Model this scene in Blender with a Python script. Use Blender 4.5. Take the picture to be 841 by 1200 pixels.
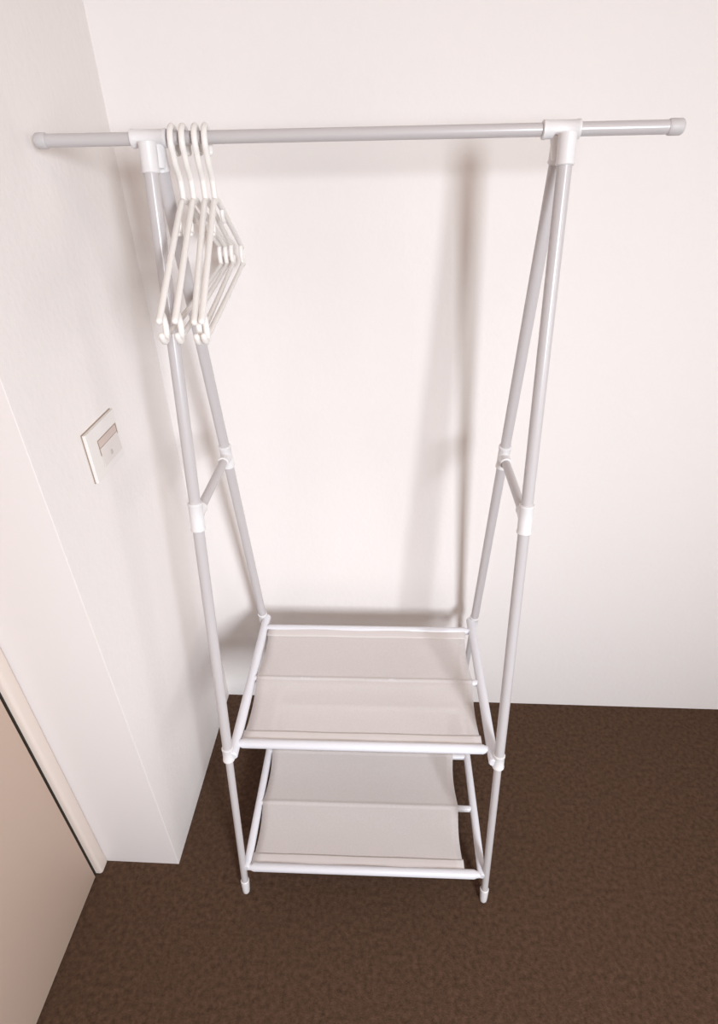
import bpy, bmesh, math, random
from mathutils import Vector, Matrix, Quaternion

random.seed(4)
PI = math.pi
S = bpy.context.scene
for o in list(bpy.data.objects):
    bpy.data.objects.remove(o, do_unlink=True)
C = S.collection

# ------------------------------------------------------------------ camera
cam_d = bpy.data.cameras.new('camera')
cam_d.sensor_fit = 'HORIZONTAL'
cam_d.sensor_width = 36.0
cam_d.lens = 685.4 / 841.0 * 36.0
cam_d.clip_start = 0.02
cam = bpy.data.objects.new('camera', cam_d)
C.objects.link(cam)
cr = Vector((0.99841239, 0.05304274, -0.01895195))
cu = Vector((-0.01317054, 0.54697838, 0.83704312))
cf = Vector((-0.05476536, 0.83546462, -0.54680859))
mw = Matrix.Identity(4)
for i in range(3):
    mw[i][0], mw[i][1], mw[i][2] = cr[i], cu[i], -cf[i]
mw[0][3], mw[1][3], mw[2][3] = 0.51001653, -1.22273393, 1.50443619
cam.matrix_world = mw
S.camera = cam

# ------------------------------------------------------------------ world, light, exposure
w = bpy.data.worlds.new('daylight')
S.world = w
w.use_nodes = True
w.node_tree.nodes['Background'].inputs[0].default_value = (0.75, 0.86, 1.0, 1)
w.node_tree.nodes['Background'].inputs[1].default_value = 1.0


def area(name, loc, aim, sx, sy, power, col, spread=180):
    l = bpy.data.lights.new(name, 'AREA')
    l.shape = 'RECTANGLE'
    l.spread = math.radians(spread)
    l.size, l.size_y, l.energy, l.color = sx, sy, power, col
    o = bpy.data.objects.new(name, l)
    C.objects.link(o)
    o.location = loc
    o.rotation_euler = (Vector(aim) - Vector(loc)).to_track_quat('-Z', 'Y').to_euler()
    return o


area('window_daylight', (1.50, -2.74, 1.70), (0.10, 0.0, 0.34), 0.42, 0.70, 28.0, (0.86, 0.93, 1.0), 110)
area('side_fill', (2.68, -1.90, 1.35), (0.0, -0.45, 0.40), 1.00, 1.10, 5.2, (1.0, 0.915, 0.85), 105)  # added fill from the right to lift the left wall, no known source
area('warm_ceiling_fill', (1.20, -1.60, 2.44), (1.20, -1.60, 0.0), 0.9, 0.9, 5.0, (1.0, 0.70, 0.50))  # added warm ambient fill from above, no lamp known there

vs = S.view_settings
S.display_settings.display_device = 'sRGB'
vs.view_transform = 'Standard'
vs.look = 'None'
vs.exposure = 0.09
vs.gamma = 1.0
vs.use_curve_mapping = False


# ------------------------------------------------------------------ materials
def mat(name, col, rough=0.5, spec=0.5, metal=0.0):
    m = bpy.data.materials.new(name)
    m.use_nodes = True
    b = m.node_tree.nodes['Principled BSDF']
    b.inputs['Base Color'].default_value = (*col, 1)
    b.inputs['Roughness'].default_value = rough
    b.inputs['Specular IOR Level'].default_value = spec
    b.inputs['Metallic'].default_value = metal
    return m


def add_bump(m, layers, dist=0.002):
    """layers: (scale, detail, strength)"""
    nt = m.node_tree
    b = nt.nodes['Principled BSDF']
    tc = nt.nodes.new('ShaderNodeTexCoord')
    prev = None
    for sc, det, st in layers:
        n = nt.nodes.new('ShaderNodeTexNoise')
        n.inputs['Scale'].default_value = sc
        n.inputs['Detail'].default_value = det
        nt.links.new(tc.outputs['Object'], n.inputs['Vector'])
        bp = nt.nodes.new('ShaderNodeBump')
        bp.inputs['Strength'].default_value = st
        bp.inputs['Distance'].default_value = dist
        nt.links.new(n.outputs['Fac'], bp.inputs['Height'])
        if prev:
            nt.links.new(prev.outputs['Normal'], bp.inputs['Normal'])
        prev = bp
    nt.links.new(prev.outputs['Normal'], b.inputs['Normal'])


def add_mottle(m, c1, c2, scale, detail=4, lo=0.35, hi=0.65):
    nt = m.node_tree
    b = nt.nodes['Principled BSDF']
    tc = nt.nodes.new('ShaderNodeTexCoord')
    n = nt.nodes.new('ShaderNodeTexNoise')
    n.inputs['Scale'].default_value = scale
    n.inputs['Detail'].default_value = detail
    n.inputs['Roughness'].default_value = 0.65
    nt.links.new(tc.outputs['Object'], n.inputs['Vector'])
    r = nt.nodes.new('ShaderNodeValToRGB')
    r.color_ramp.elements[0].position = lo
    r.color_ramp.elements[0].color = (*c1, 1)
    r.color_ramp.elements[1].position = hi
    r.color_ramp.elements[1].color = (*c2, 1)
    nt.links.new(n.outputs['Fac'], r.inputs['Fac'])
    nt.links.new(r.outputs['Color'], b.inputs['Base Color'])
    return r


M_wall = mat('white_plaster', (0.84, 0.79, 0.765), 0.75, 0.25)
add_bump(M_wall, [(75, 3, 0.5), (22, 2, 0.22)], 0.0015)
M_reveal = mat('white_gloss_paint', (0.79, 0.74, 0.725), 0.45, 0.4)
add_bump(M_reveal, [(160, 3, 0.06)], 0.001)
M_ceil = mat('ceiling_paint', (0.66, 0.54, 0.45), 0.9, 0.1)
M_warm = mat('warm_beige_paint', (0.52, 0.41, 0.33), 0.85, 0.1)
M_carpet = mat('brown_carpet', (0.06, 0.04, 0.03), 0.97, 0.08)
add_mottle(M_carpet, (0.052, 0.029, 0.018), (0.122, 0.069, 0.045), 95, 7, 0.30, 0.72)
add_bump(M_carpet, [(330, 4, 0.6), (60, 3, 0.35)], 0.003)
M_door = mat('beige_door_laminate', (0.62, 0.475, 0.385), 0.55, 0.35)
add_bump(M_door, [(420, 3, 0.10)], 0.0008)
M_frame = mat('beige_frame_paint', (0.78, 0.68, 0.61), 0.5, 0.4)
M_tube = mat('light_grey_enamelled_steel', (0.54, 0.505, 0.505), 0.28, 0.55)
M_plastic = mat('white_plastic', (0.76, 0.735, 0.735), 0.35, 0.5)
M_white = mat('white_coated_bar', (0.74, 0.73, 0.765), 0.35, 0.5)
M_cap = mat('grey_plastic_cap', (0.56, 0.53, 0.53), 0.45, 0.4)
M_hanger = mat('white_hanger_plastic', (0.84, 0.80, 0.765), 0.30, 0.5)
M_switch = mat('switch_plastic', (0.80, 0.76, 0.73), 0.4, 0.45)
M_rocker = mat('switch_rocker_plastic', (0.72, 0.66, 0.63), 0.4, 0.45)
M_dark = mat('door_gap_shade', (0.045, 0.034, 0.028), 0.8, 0.1)  # stands in for the shade in the door gap
M_switch_shade = mat('switch_shade', (0.36, 0.27, 0.21), 0.8, 0.1)  # shade round the plate and rocker, put into the colour
M_band_shade = mat('band_shade', (0.62, 0.51, 0.46), 0.5, 0.3)  # shade of the recessed upper band, put into the colour
M_lamp = mat('indicator_plastic', (0.55, 0.50, 0.46), 0.3, 0.5)

# woven non-woven shelf cloth: thin, lets some light and view through
M_cloth = mat('grey_shelf_cloth', (0.66, 0.62, 0.61), 0.85, 0.15)
add_mottle(M_cloth, (0.74, 0.68, 0.66), (0.78, 0.725, 0.705), 240, 3)
add_bump(M_cloth, [(700, 2, 0.25)], 0.0006)
nt = M_cloth.node_tree
pb = nt.nodes['Principled BSDF']
out = nt.nodes['Material Output']
tr = nt.nodes.new('ShaderNodeBsdfTransparent')
mx = nt.nodes.new('ShaderNodeMixShader')
mx.inputs[0].default_value = 0.27
nt.links.new(pb.outputs[0], mx.inputs[1])
nt.links.new(tr.outputs[0], mx.inputs[2])
nt.links.new(mx.outputs[0], out.inputs['Surface'])


M_hem = mat('folded_shelf_cloth', (0.70, 0.645, 0.625), 0.85, 0.15)
add_bump(M_hem, [(700, 2, 0.25)], 0.0006)


# ------------------------------------------------------------------ helpers
def obj(name, bm, m, parent=None, smooth=True, loc=None):
    bmesh.ops.recalc_face_normals(bm, faces=bm.faces)
    me = bpy.data.meshes.new(name)
    bm.to_mesh(me)
    bm.free()
    me.materials.append(m)
    if smooth:
        for p in me.polygons:
            p.use_smooth = True
        try:
            me.set_sharp_from_angle(angle=math.radians(38))
        except Exception:
            pass
    o = bpy.data.objects.new(name, me)
    C.objects.link(o)
    if parent:
        o.parent = parent
    if loc:
        o.location = loc
    return o


def thing(name, label, cat, loc=(0, 0, 0), group=None):
    o = bpy.data.objects.new(name, None)
    o.empty_display_size = 0.05
    C.objects.link(o)
    o.location = loc
    o['label'] = label
    o['category'] = cat
    if group:
        o['group'] = group
    return o


def struct(name, bm, m, smooth=False):
    o = obj(name, bm, m, None, smooth)
    o['kind'] = 'structure'
    return o


def box(bm, lo, hi, bevel=0.0, seg=2):
    r = bmesh.ops.create_cube(bm, size=1.0)
    vs_ = r['verts']
    for v in vs_:
        v.co = Vector([lo[i] + (v.co[i] + 0.5) * (hi[i] - lo[i]) for i in range(3)])
    if bevel:
        es = list({e for v in vs_ for e in v.link_edges})
        bmesh.ops.bevel(bm, geom=es, offset=bevel, segments=seg, affect='EDGES', profile=0.5)
    return bm


def basis(d):
    d = d.normalized()
    a = Vector((0, 0, 1)) if abs(d.z) < 0.9 else Vector((1, 0, 0))
    u = d.cross(a).normalized()
    return u, d.cross(u).normalized()


def lathe(bm, A, B, prof, seg=24):
    """revolve prof [(t along A->B in 0..1, radius)] round the axis A-B, ends closed"""
    A, B = Vector(A), Vector(B)
    u, v = basis(B - A)
    rings = []
    for t, r in prof:
        c = A + (B - A) * t
        rings.append([bm.verts.new(c + (u * math.cos(2 * PI * k / seg) + v * math.sin(2 * PI * k / seg)) * r) for k in range(seg)])
    for a, b in zip(rings, rings[1:]):
        for k in range(seg):
            bm.faces.new((a[k], a[(k + 1) % seg], b[(k + 1) % seg], b[k]))
    bm.faces.new(rings[0][::-1])
    bm.faces.new(rings[-1])
    return bm


def rod(bm, A, B, r, bev=0.001, seg=24):
    L = (Vector(B) - Vector(A)).length
    t = bev / L
    return lathe(bm, A, B, [(0, r - bev), (t, r), (1 - t, r), (1, r - bev)], seg)


def sleeve(bm, A, B, r, lip=0.0008, seg=28):
    """connector sleeve with a slightly raised lip at both mouths"""
    L = (Vector(B) - Vector(A)).length
    a, b = 0.0012 / L, 0.005 / L
    return lathe(bm, A, B, [(0, r - 0.001), (a, r + lip), (b, r + lip), (b * 1.25, r), (1 - b * 1.25, r), (1 - b, r + lip), (1 - a, r + lip), (1, r - 0.001)], seg)


def smooth_path(pts, n=8):
    """Catmull-Rom through the points"""
    P = [Vector(p) for p in pts]
    P = [P[0] * 2 - P[1]] + P + [P[-1] * 2 - P[-2]]
    out_ = []
    for i in range(1, len(P) - 2):
        for k in range(n):
            t = k / n
            a, b, c, d = P[i - 1], P[i], P[i + 1], P[i + 2]
            out_.append(0.5 * ((2 * b) + (c - a) * t + (2 * a - 5 * b + 4 * c - d) * t * t + (3 * b - a - 3 * c + d) * t ** 3))
    out_.append(P[-2])
    return out_


def tube(bm, pts, r, seg=14):
    """round-ended tube along a polyline"""
    P = [Vector(p) for p in pts]
    rad = [r] * len(P)
    d0 = (P[0] - P[1]).normalized()
    d1 = (P[-1] - P[-2]).normalized()
    head = [(P[0] + d0 * r * s, r * math.sqrt(max(0.0, 1 - s * s))) for s in (0.97, 0.8, 0.5)]
    tail = [(P[-1] + d1 * r * s, r * math.sqrt(max(0.0, 1 - s * s))) for s in (0.5, 0.8, 0.97)]
    allp = head + list(zip(P, rad)) + tail
    Q = [p for p, _ in allp]
    R = [q for _, q in allp]
    d = (Q[1] - Q[0]).normalized()
    u, v = basis(d)
    rings = []
    for i, c in enumerate(Q):
        nd = (Q[min(i + 1, len(Q) - 1)] - Q[max(i - 1, 0)]).normalized()
        q = d.rotation_difference(nd)
        u = q @ u
        u = (u - nd * u.dot(nd)).normalized()
        v = nd.cross(u)
        d = nd
        rings.append([bm.verts.new(c + (u * math.cos(2 * PI * k / seg) + v * math.sin(2 * PI * k / seg)) * R[i]) for k in range(seg)])
    for a, b in zip(rings, rings[1:]):
        for k in range(seg):
            bm.faces.new((a[k], a[(k + 1) % seg], b[(k + 1) % seg], b[k]))
    bm.faces.new(rings[0][::-1])
    bm.faces.new(rings[-1])
    return bm


def NB():
    return bmesh.new()


# ------------------------------------------------------------------ the room
RX, RY, RZ = 2.75, -2.8, 2.5
PY = -0.517                      # where the left wall ends
struct('floor', box(NB(), (-0.40, RY - 0.1, -0.10), (RX + 0.1, 0.10, 0.0)), M_carpet)
struct('wall_back', box(NB(), (-0.40, 0.0, 0.0), (RX + 0.1, 0.10, RZ)), M_wall)
bm = box(NB(), (-0.40, PY, 0.0), (0.0, 0.0, RZ))
es = [e for e in bm.edges if all(abs(v.co.x) < 1e-5 and abs(v.co.y - PY) < 1e-5 for v in e.verts)]
bmesh.ops.bevel(bm, geom=es, offset=0.0006, segments=1, affect='EDGES')
wl = struct('wall_left', bm, M_wall, True)
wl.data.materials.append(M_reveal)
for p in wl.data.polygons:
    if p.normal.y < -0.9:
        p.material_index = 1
struct('wall_entrance', box(NB(), (-0.40, RY, 2.03), (-0.19, PY, RZ)), M_wall)
struct('wall_entrance_far', box(NB(), (-0.40, RY, 0.0), (-0.19, -1.50, 2.03)), M_wall)
bm = NB()
sy0, sy1, sz0, sz1 = -2.46, -1.34, 0.75, 1.95
box(bm, (RX, RY - 0.1, 0.0), (RX + 0.1, sy0, RZ))
box(bm, (RX, sy1, 0.0), (RX + 0.1, 0.0, RZ))
box(bm, (RX, sy0, 0.0), (RX + 0.1, sy1, sz0))
box(bm, (RX, sy0, sz1), (RX + 0.1, sy1, RZ))
struct('wall_right', bm, M_warm)
bm = NB()
for lo, hi in (((sy0, sz0), (sy0 + 0.05, sz1)), ((sy1 - 0.05, sz0), (sy1, sz1)), ((sy0 + 0.05, sz0), (sy1 - 0.05, sz0 + 0.05)), ((sy0 + 0.05, sz1 - 0.05), (sy1 - 0.05, sz1))):
    box(bm, (RX + 0.02, lo[0], lo[1]), (RX + 0.08, hi[0], hi[1]))
struct('added_window', bm, M_frame)  # unseen window frame, added to go with the side fill
bm = NB()
wx0, wx1, wz0, wz1 = 1.15, 1.85, 1.24, 2.16
box(bm, (-0.40, RY - 0.1, 0.0), (wx0, RY, RZ))
box(bm, (wx1, RY - 0.1, 0.0), (RX, RY, RZ))
box(bm, (wx0, RY - 0.1, 0.0), (wx1, RY, wz0))
box(bm, (wx0, RY - 0.1, wz1), (wx1, RY, RZ))
struct('wall_front', bm, M_warm)
bm = NB()
for lo, hi in (((wx0, wz0), (wx0 + 0.05, wz1)), ((wx1 - 0.05, wz0), (wx1, wz1)), ((wx0 + 0.05, wz0), (wx1 - 0.05, wz0 + 0.05)), ((wx0 + 0.05, wz1 - 0.05), (wx1 - 0.05, wz1))):
    box(bm, (lo[0], RY - 0.08, lo[1]), (hi[0], RY - 0.02, hi[1]))
struct('window_1', bm, M_frame)
struct('ceiling', box(NB(), (-0.40, RY - 0.1, RZ), (RX + 0.1, 0.10, RZ + 0.1)), M_ceil)

# door frame and leaf at the left
bm = box(NB(), (-0.40, -0.5495, 0.0), (-0.178, PY, 2.03), 0.007, 4)
struct('trim_1', bm, M_frame, True)
bm = box(NB(), (-0.2340, -1.46, 0.004), (-0.1915, -0.5570, 2.02), 0.002, 2)
struct('door_1', bm, M_door, True)
struct('trim_2', box(NB(), (-0.40, -1.50, 0.0), (-0.178, -1.464, 2.03), 0.004, 3), M_frame, True)
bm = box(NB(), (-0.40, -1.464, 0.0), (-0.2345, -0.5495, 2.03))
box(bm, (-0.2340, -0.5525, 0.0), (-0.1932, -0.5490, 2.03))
struct('door_gap_strip', bm, M_dark)          # door gap shade put in as a dark strip, with a backing

# ------------------------------------------------------------------ clothes rack
H, XA, XB, YR, ROT = 1.5, 0.1773, 0.7323, -0.2919, 0.0111
ZM, ZS, ZL = 0.9569, 0.4262, 0.0895
XL, XR = 0.0165, 0.8846
D = {1: (0.0175, 0.277), 0: (0.015, 0.277)}      # spread at rail and floor, front / rear
xm = (XA + XB) / 2


def RK(x, y, z):
    c, s = math.cos(ROT), math.sin(ROT)
    return Vector((xm + c * (x - xm) - s * y, YR + s * (x - xm) + c * y, z))


def LG(side, front, z, dx=0.0):
    t = 1 - z / H
    a, b = D[front]
    d = a + (b - a) * t
    return RK((XA + dx) if side == 0 else (XB - dx), -d if front else d, z)


rack = thing('clothes_rack', 'light grey metal clothes rack with two cloth shelves standing against the back wall', 'clothes rack')

# hanging rail: two telescoping tubes
rail = obj('rail', rod(NB(), RK(XL + 0.004, 0, H), RK(XB + 0.012, 0, H), 0.0081), M_tube, rack)
bm = rod(NB(), RK(XB - 0.005, 0, H), RK(XR - 0.004, 0, H), 0.0084)
obj('rail_extension', bm, M_tube, rack)
for xa, xb in ((XL, XL + 0.016), (XR, XR - 0.020)):
    A, B = RK(xa, 0, H), RK(xb, 0, H)
    c = obj('end_cap', lathe(NB(), A, B, [(0, 0.0070), (0.06, 0.0085), (0.16, 0.0097), (0.9, 0.0098), (1, 0.0089)], 28), M_cap, rack)
    c['label'] = 'grey plastic end cap'

# T joints that hold the rail on each pair of legs
for side, (x0, x1) in ((0, (0.150, 0.2005)), (1, (0.702, 0.752))):
    bm = sleeve(NB(), RK(x0, 0, H), RK(x1, 0, H), 0.0108)
    xc = XA if side == 0 else XB
    for fr in (1, 0):
        top = LG(side, fr, H - 0.004)
        bot = LG(side, fr, H - 0.040)
        lathe(bm, top, bot, [(0, 0.0120), (0.5, 0.0118), (0.85, 0.0116), (0.97, 0.0122), (1, 0.0112)], 28)
    # webs that brace the sockets against the sleeve
    for sx in (-1, 1):
        a = RK(xc + sx * 0.006, 0, H - 0.006)
        lathe(bm, a, RK(xc + sx * 0.004, 0, H - 0.034), [(0, 0.0125), (1, 0.009)], 18)
    obj('rail_joint', bm, M_plastic, rack)['label'] = 'white plastic T joint'

# legs: upper tube, thinner lower tube, joints, foot
for side in (0, 1):
    for fr in (1, 0):
        up = obj('leg', rod(NB(), LG(side, fr, ZS), LG(side, fr, H - 0.036), 0.0099), M_tube, rack)
        obj('lower_tube', rod(NB(), LG(side, fr, 0.024), LG(side, fr, ZS + 0.004), 0.0078), M_tube, up)
        f = obj('foot', lathe(NB(), LG(side, fr, 0.0), LG(side, fr, 0.042),
                              [(0, 0.0055), (0.06, 0.0074), (0.2, 0.0084), (0.9, 0.0100), (0.97, 0.0100), (1, 0.0088)], 24), M_plastic, up)
        f['label'] = 'white plastic foot cap'
        # shelf joint
        obj('shelf_joint', sleeve(NB(), LG(side, fr, ZS - 0.016), LG(side, fr, ZS + 0.018), 0.0112), M_plastic, up)
        # mid joint with a branch towards the cross bar
        bm = sleeve(NB(), LG(side, fr, ZM - 0.026), LG(side, fr, ZM + 0.026), 0.0118)
        a = LG(side, fr, ZM)
        b = LG(side, 1 - fr, ZM)
        d = (b - a).normalized()
        lathe(bm, a + d * 0.004, a + d * 0.030, [(0, 0.0112), (0.8, 0.0106), (0.96, 0.0112), (1, 0.0100)], 24)
        obj('cross_joint', bm, M_plastic, up)['label'] = 'white plastic joint for the cross bar'
    obj('cross_bar', rod(NB(), LG(side, 1, ZM) * 0.96 + LG(side, 0, ZM) * 0.04, LG(side, 0, ZM) * 0.96 + LG(side, 1, ZM) * 0.04, 0.0082), M_tube, rack)


# shelves
def shelf(name, z, rods, x0, x1, fx0, fx1, label):
    sh = obj(name, NB0(z, rods, fx0, fx1), M_cloth, rack)
    sh['label'] = label
    for side in (0, 1):
        A, B = LG(side, 1, z, 0.010), LG(side, 0, z, 0.010)
        d = (B - A).normalized()
        bm = NB()
        br = 0.0105 if z > 0.2 else 0.0092
        A2, B2 = A - d * 0.006, B + d * 0.004
        lathe(bm, A2, B2, [(0, br - 0.002), (0.006, br), (0.994, br), (1, br - 0.002)], 20)
        obj('side_bar', bm, M_white, sh)
    for k, (y, white) in enumerate(rods):
        a, b = world_row(x0, y, z), world_row(x1, y, z)
        r = 0.0077 if 0 < k < len(rods) - 1 else 0.0100
        L = (b - a).length
        bm = lathe(NB(), a, b, [(0, 0.0070), (0.008 / L, 0.0077), (0.014 / L, r), (1 - 0.014 / L, r), (1 - 0.008 / L, 0.0077), (1, 0.0070)])
        obj('shelf_rod', bm, M_white, sh)
    # stitched hem bands beside the first and last rod
    for y, sg in ((rods[0][0], 1), (rods[-1][0], -1)):
        bm = NB()
        cols = []
        for j in range(7):
            yy = y + sg * (0.006 + 0.024 * j / 6)
            row = []
            for i in range(25):
                x = fx0 + (fx1 - fx0) * i / 24
                row.append(bm.verts.new(world_row(x, yy, z + cloth_z(yy, rods) + 0.0006 * math.sin(x * 31 + yy * 17) + 0.0005 + 0.0006 * math.sin(PI * j / 6))))
            cols.append(row)
        for a, b in zip(cols, cols[1:]):
            for i in range(24):
                bm.faces.new((a[i], a[i + 1], b[i + 1], b[i]))
        h = obj('hem', bm, M_hem, sh)
        md = h.modifiers.new('thickness', 'SOLIDIFY')
        md.thickness = 0.0004
    return sh


def world_row(x, y, z):
    """y is the world depth of the row at the middle of the rack"""
    return RK(x, (y - YR), z)


def cloth_z(y, rods):
    """cloth lies on the rods and sags a little between them"""
    ys = [r[0] for r in rods]
    zz = 0.0
    for a, b in zip(ys, ys[1:]):
        if a <= y <= b:
            t = (y - a) / (b - a)
            za = 0.0070 if a != ys[0] else 0.0050
            zb = 0.0070 if b != ys[-1] else 0.0050
            zz = za + (zb - za) * t - 0.0045 * math.sin(PI * t)
    for k in ys:
        if abs(y - k) < 0.0083:
            zz = max(zz, math.sqrt(0.0083 ** 2 - (y - k) ** 2))
    return zz


def NB0(z, rods, fx0, fx1):
    bm = NB()
    y0, y1 = rods[0][0], rods[-1][0]
    ny, nx = 150, 24
    rows = []
    for j in range(ny + 1):
        y = y0 + (y1 - y0) * j / ny
        ys = [r[0] for r in rods]
        pinch = 0.0
        for a, b in zip(ys, ys[1:]):
            if a <= y <= b:
                pinch = 0.005 * math.sin(PI * (y - a) / (b - a))
        row = []
        for i in range(nx + 1):
            x = (fx0 + pinch) + (fx1 - fx0 - 2 * pinch) * i / nx
            zz = z + cloth_z(y, rods) + 0.0006 * math.sin(x * 31 + y * 17)
            row.append(bm.verts.new(world_row(x, y, zz)))
        rows.append(row)
    for a, b in zip(rows, rows[1:]):
        for i in range(nx):
            bm.faces.new((a[i], a[i + 1], b[i + 1], b[i]))
    return bm


shelf('shelf', ZS, [(-0.4690, 1), (-0.2960, 1), (-0.1290, 1)], 0.189, 0.718, 0.200, 0.703, 'pale grey cloth upper shelf')
shelf('shelf', ZL, [(-0.5545, 1), (-0.4020, 1), (-0.2580, 1), (-0.1100, 1)], 0.189, 0.719, 0.197, 0.684, 'grey cloth lower shelf')
for o in rack.children:
    if o.name.startswith('shelf'):
        md = o.modifiers.new('thickness', 'SOLIDIFY')
        md.thickness = 0.0007


# ------------------------------------------------------------------ hangers
# local frame: +Y towards the room (front end), Z up, origin on the axis of the rail
HR = 0.0042


def hp(u, z):
    return Vector((0.0, -u, z))


def make_hanger(label):
    t = thing('clothes_hanger', label, 'clothes hanger', (0, 0, 0), 'white hangers on the rail')
    # hook: tip behind the rail, over it, down the front, back to the stem
    R, zc = 0.0195, -0.0066
    pts = []
    for k in range(0, 26):
        a = math.radians(218 - k * (218 + 32) / 25)
        pts.append(hp(R * math.cos(a), zc + R * math.sin(a)))
    pts += smooth_path([pts[-1], hp(0.0125, -0.0310), hp(0.0050, -0.0420), hp(0.0010, -0.0485), hp(0.0, -0.055), hp(0, -0.0775)], 6)[1:]
    obj('hook', tube(NB(), pts, HR, 14), M_hanger, t)
    for s in (1, -1):
        ring = []
        rc = (s * 0.2165, -0.1905)
        rr = 0.0150
        # shoulder bar sweeping down from the neck to its free rounded tip
        sh = smooth_path([hp(0, -0.0765), hp(s * 0.010, -0.0770), hp(s * 0.022, -0.0800), hp(s * 0.085, -0.1100), hp(s * 0.150, -0.1420), hp(s * 0.200, -0.1670), hp(s * 0.2265, -0.1800)], 7)
        obj('shoulder_bar', tube(NB(), sh, HR, 14), M_hanger, t)
        # C shaped strap hook at the end: starts on the bar, runs round the inner side, ends in a free tip
        for k in range(19):
            a = math.radians(106 + k * (336 - 106) / 18)
            ring.append(hp(rc[0] + s * rr * 0.85 * math.cos(a), rc[1] + rr * 1.15 * math.sin(a)))
        obj('strap_hook', tube(NB(), ring, HR * 0.95, 14), M_hanger, t)
        # small peg under each shoulder
        pg = smooth_path([hp(s * 0.047, -0.092), hp(s * 0.0455, -0.102), hp(s * 0.050, -0.1105), hp(s * 0.057, -0.1110)], 6)
        obj('peg', tube(NB(), pg, HR * 0.72, 12), M_hanger, t)
    bar = smooth_path([hp(0.2075, -0.2027), hp(0.194, -0.2048), hp(0.12, -0.2058), hp(0, -0.2062), hp(-0.12, -0.2058), hp(-0.194, -0.2048), hp(-0.2075, -0.2027)], 6)
    obj('bottom_bar', tube(NB(), bar, HR * 0.92, 14), M_hanger, t)
    return t


def copy_thing(src, label):
    r = src.copy()
    C.objects.link(r)
    r['label'] = label
    for ch in list(src.children):
        c = ch.copy()
        C.objects.link(c)
        c.parent = r
    return r


labels = ['white plastic clothes hanger on the rail, first of four, right beside the left T joint',
          'white plastic clothes hanger on the rail, second from the left T joint',
          'white plastic clothes hanger on the rail, third from the left T joint',
          'white plastic clothes hanger on the rail, last of four, farthest from the left T joint']
spots = [(0.2080, 0.080, 1.4), (0.2232, 0.100, 1.4), (0.2398, 0.128, 2.0), (0.2536, 0.108, 1.7)]
h0 = make_hanger(labels[0])
for i, (x, yaw, tilt) in enumerate(spots):
    h = h0 if i == 0 else copy_thing(h0, labels[i])
    base = RK(x, 0, H)
    # the wire rests on top of the rail
    h.location = (base.x, base.y, base.z + 0.0002)
    h.rotation_mode = 'XYZ'
    h.rotation_euler = (math.radians(tilt), 0, yaw)

# ------------------------------------------------------------------ wall switch
sw = thing('light_switch', 'white square wall switch plate on the left wall beside the door', 'light switch', (0.0, -0.320, 1.047))
bm = NB()
y0, y1, z0, z1 = -0.057, 0.055, -0.044, 0.045
ry0, ry1, rz0, rz1 = -0.025, 0.049, -0.030, 0.020
T = 0.0075
for lo, hi in (((y0, z0), (ry0, z1)), ((ry1, z0), (y1, z1)), ((ry0, z0), (ry1, rz0)), ((ry0, rz1), (ry1, z1))):
    box(bm, (0.0, lo[0], lo[1]), (T, hi[0], hi[1]))
bmesh.ops.remove_doubles(bm, verts=bm.verts, dist=1e-5)
obj('cover_plate', bm, M_switch, sw, False)
bm = box(NB(), (0.0002, y0 - 0.0012, z0 - 0.0008), (0.0016, y1 + 0.0012, z1 + 0.0012))  # thin rim coloured like the shadow at the plate edge
obj('shadow_gap', bm, M_switch_shade, sw, False)['label'] = 'brown rim painted as shadow round the plate'
# rocker with its lower edge proud of the plate, recess shade painted as a band and edge strips
bm = NB()
a, b = ry0 + 0.0010, ry1 - 0.0010
prof = [(0.0017, rz0 + 0.0006), (0.0098, rz0 + 0.0006), (0.0078, rz0 + 0.0345), (0.0017, rz0 + 0.0345)]
L = [bm.verts.new((p[0], a, p[1])) for p in prof]
R_ = [bm.verts.new((p[0], b, p[1])) for p in prof]
bm.faces.new(L)
bm.faces.new(R_[::-1])
for k in range(4):
    bm.faces.new((L[k], L[(k + 1) % 4], R_[(k + 1) % 4], R_[k]))
obj('rocker', bm, M_rocker, sw, False)
bm = lathe(NB(), (0.0070, 0.009, -0.017), (0.0100, 0.009, -0.017), [(0, 0.0048), (0.8, 0.0048), (1, 0.0038)], 20)
obj('indicator', bm, M_lamp, sw)['label'] = 'small round indicator'
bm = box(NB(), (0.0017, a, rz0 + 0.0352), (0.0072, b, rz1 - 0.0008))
obj('recess_shade_band', bm, M_band_shade, sw, False)['label'] = 'pinkish beige band painted as recess shade'
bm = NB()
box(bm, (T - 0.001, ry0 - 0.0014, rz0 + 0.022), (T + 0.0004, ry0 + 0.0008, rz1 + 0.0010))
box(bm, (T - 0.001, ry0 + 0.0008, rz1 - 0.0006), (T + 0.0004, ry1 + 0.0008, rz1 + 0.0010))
box(bm, (T - 0.001, ry1 - 0.0004, rz1 - 0.020), (T + 0.0004, ry1 + 0.0008, rz1 - 0.0006))  # edge strips coloured like the shade in the rocker gap
obj('rocker_shade', bm, M_switch_shade, sw, False)['label'] = 'brown strips painted as gap shade at the rocker'
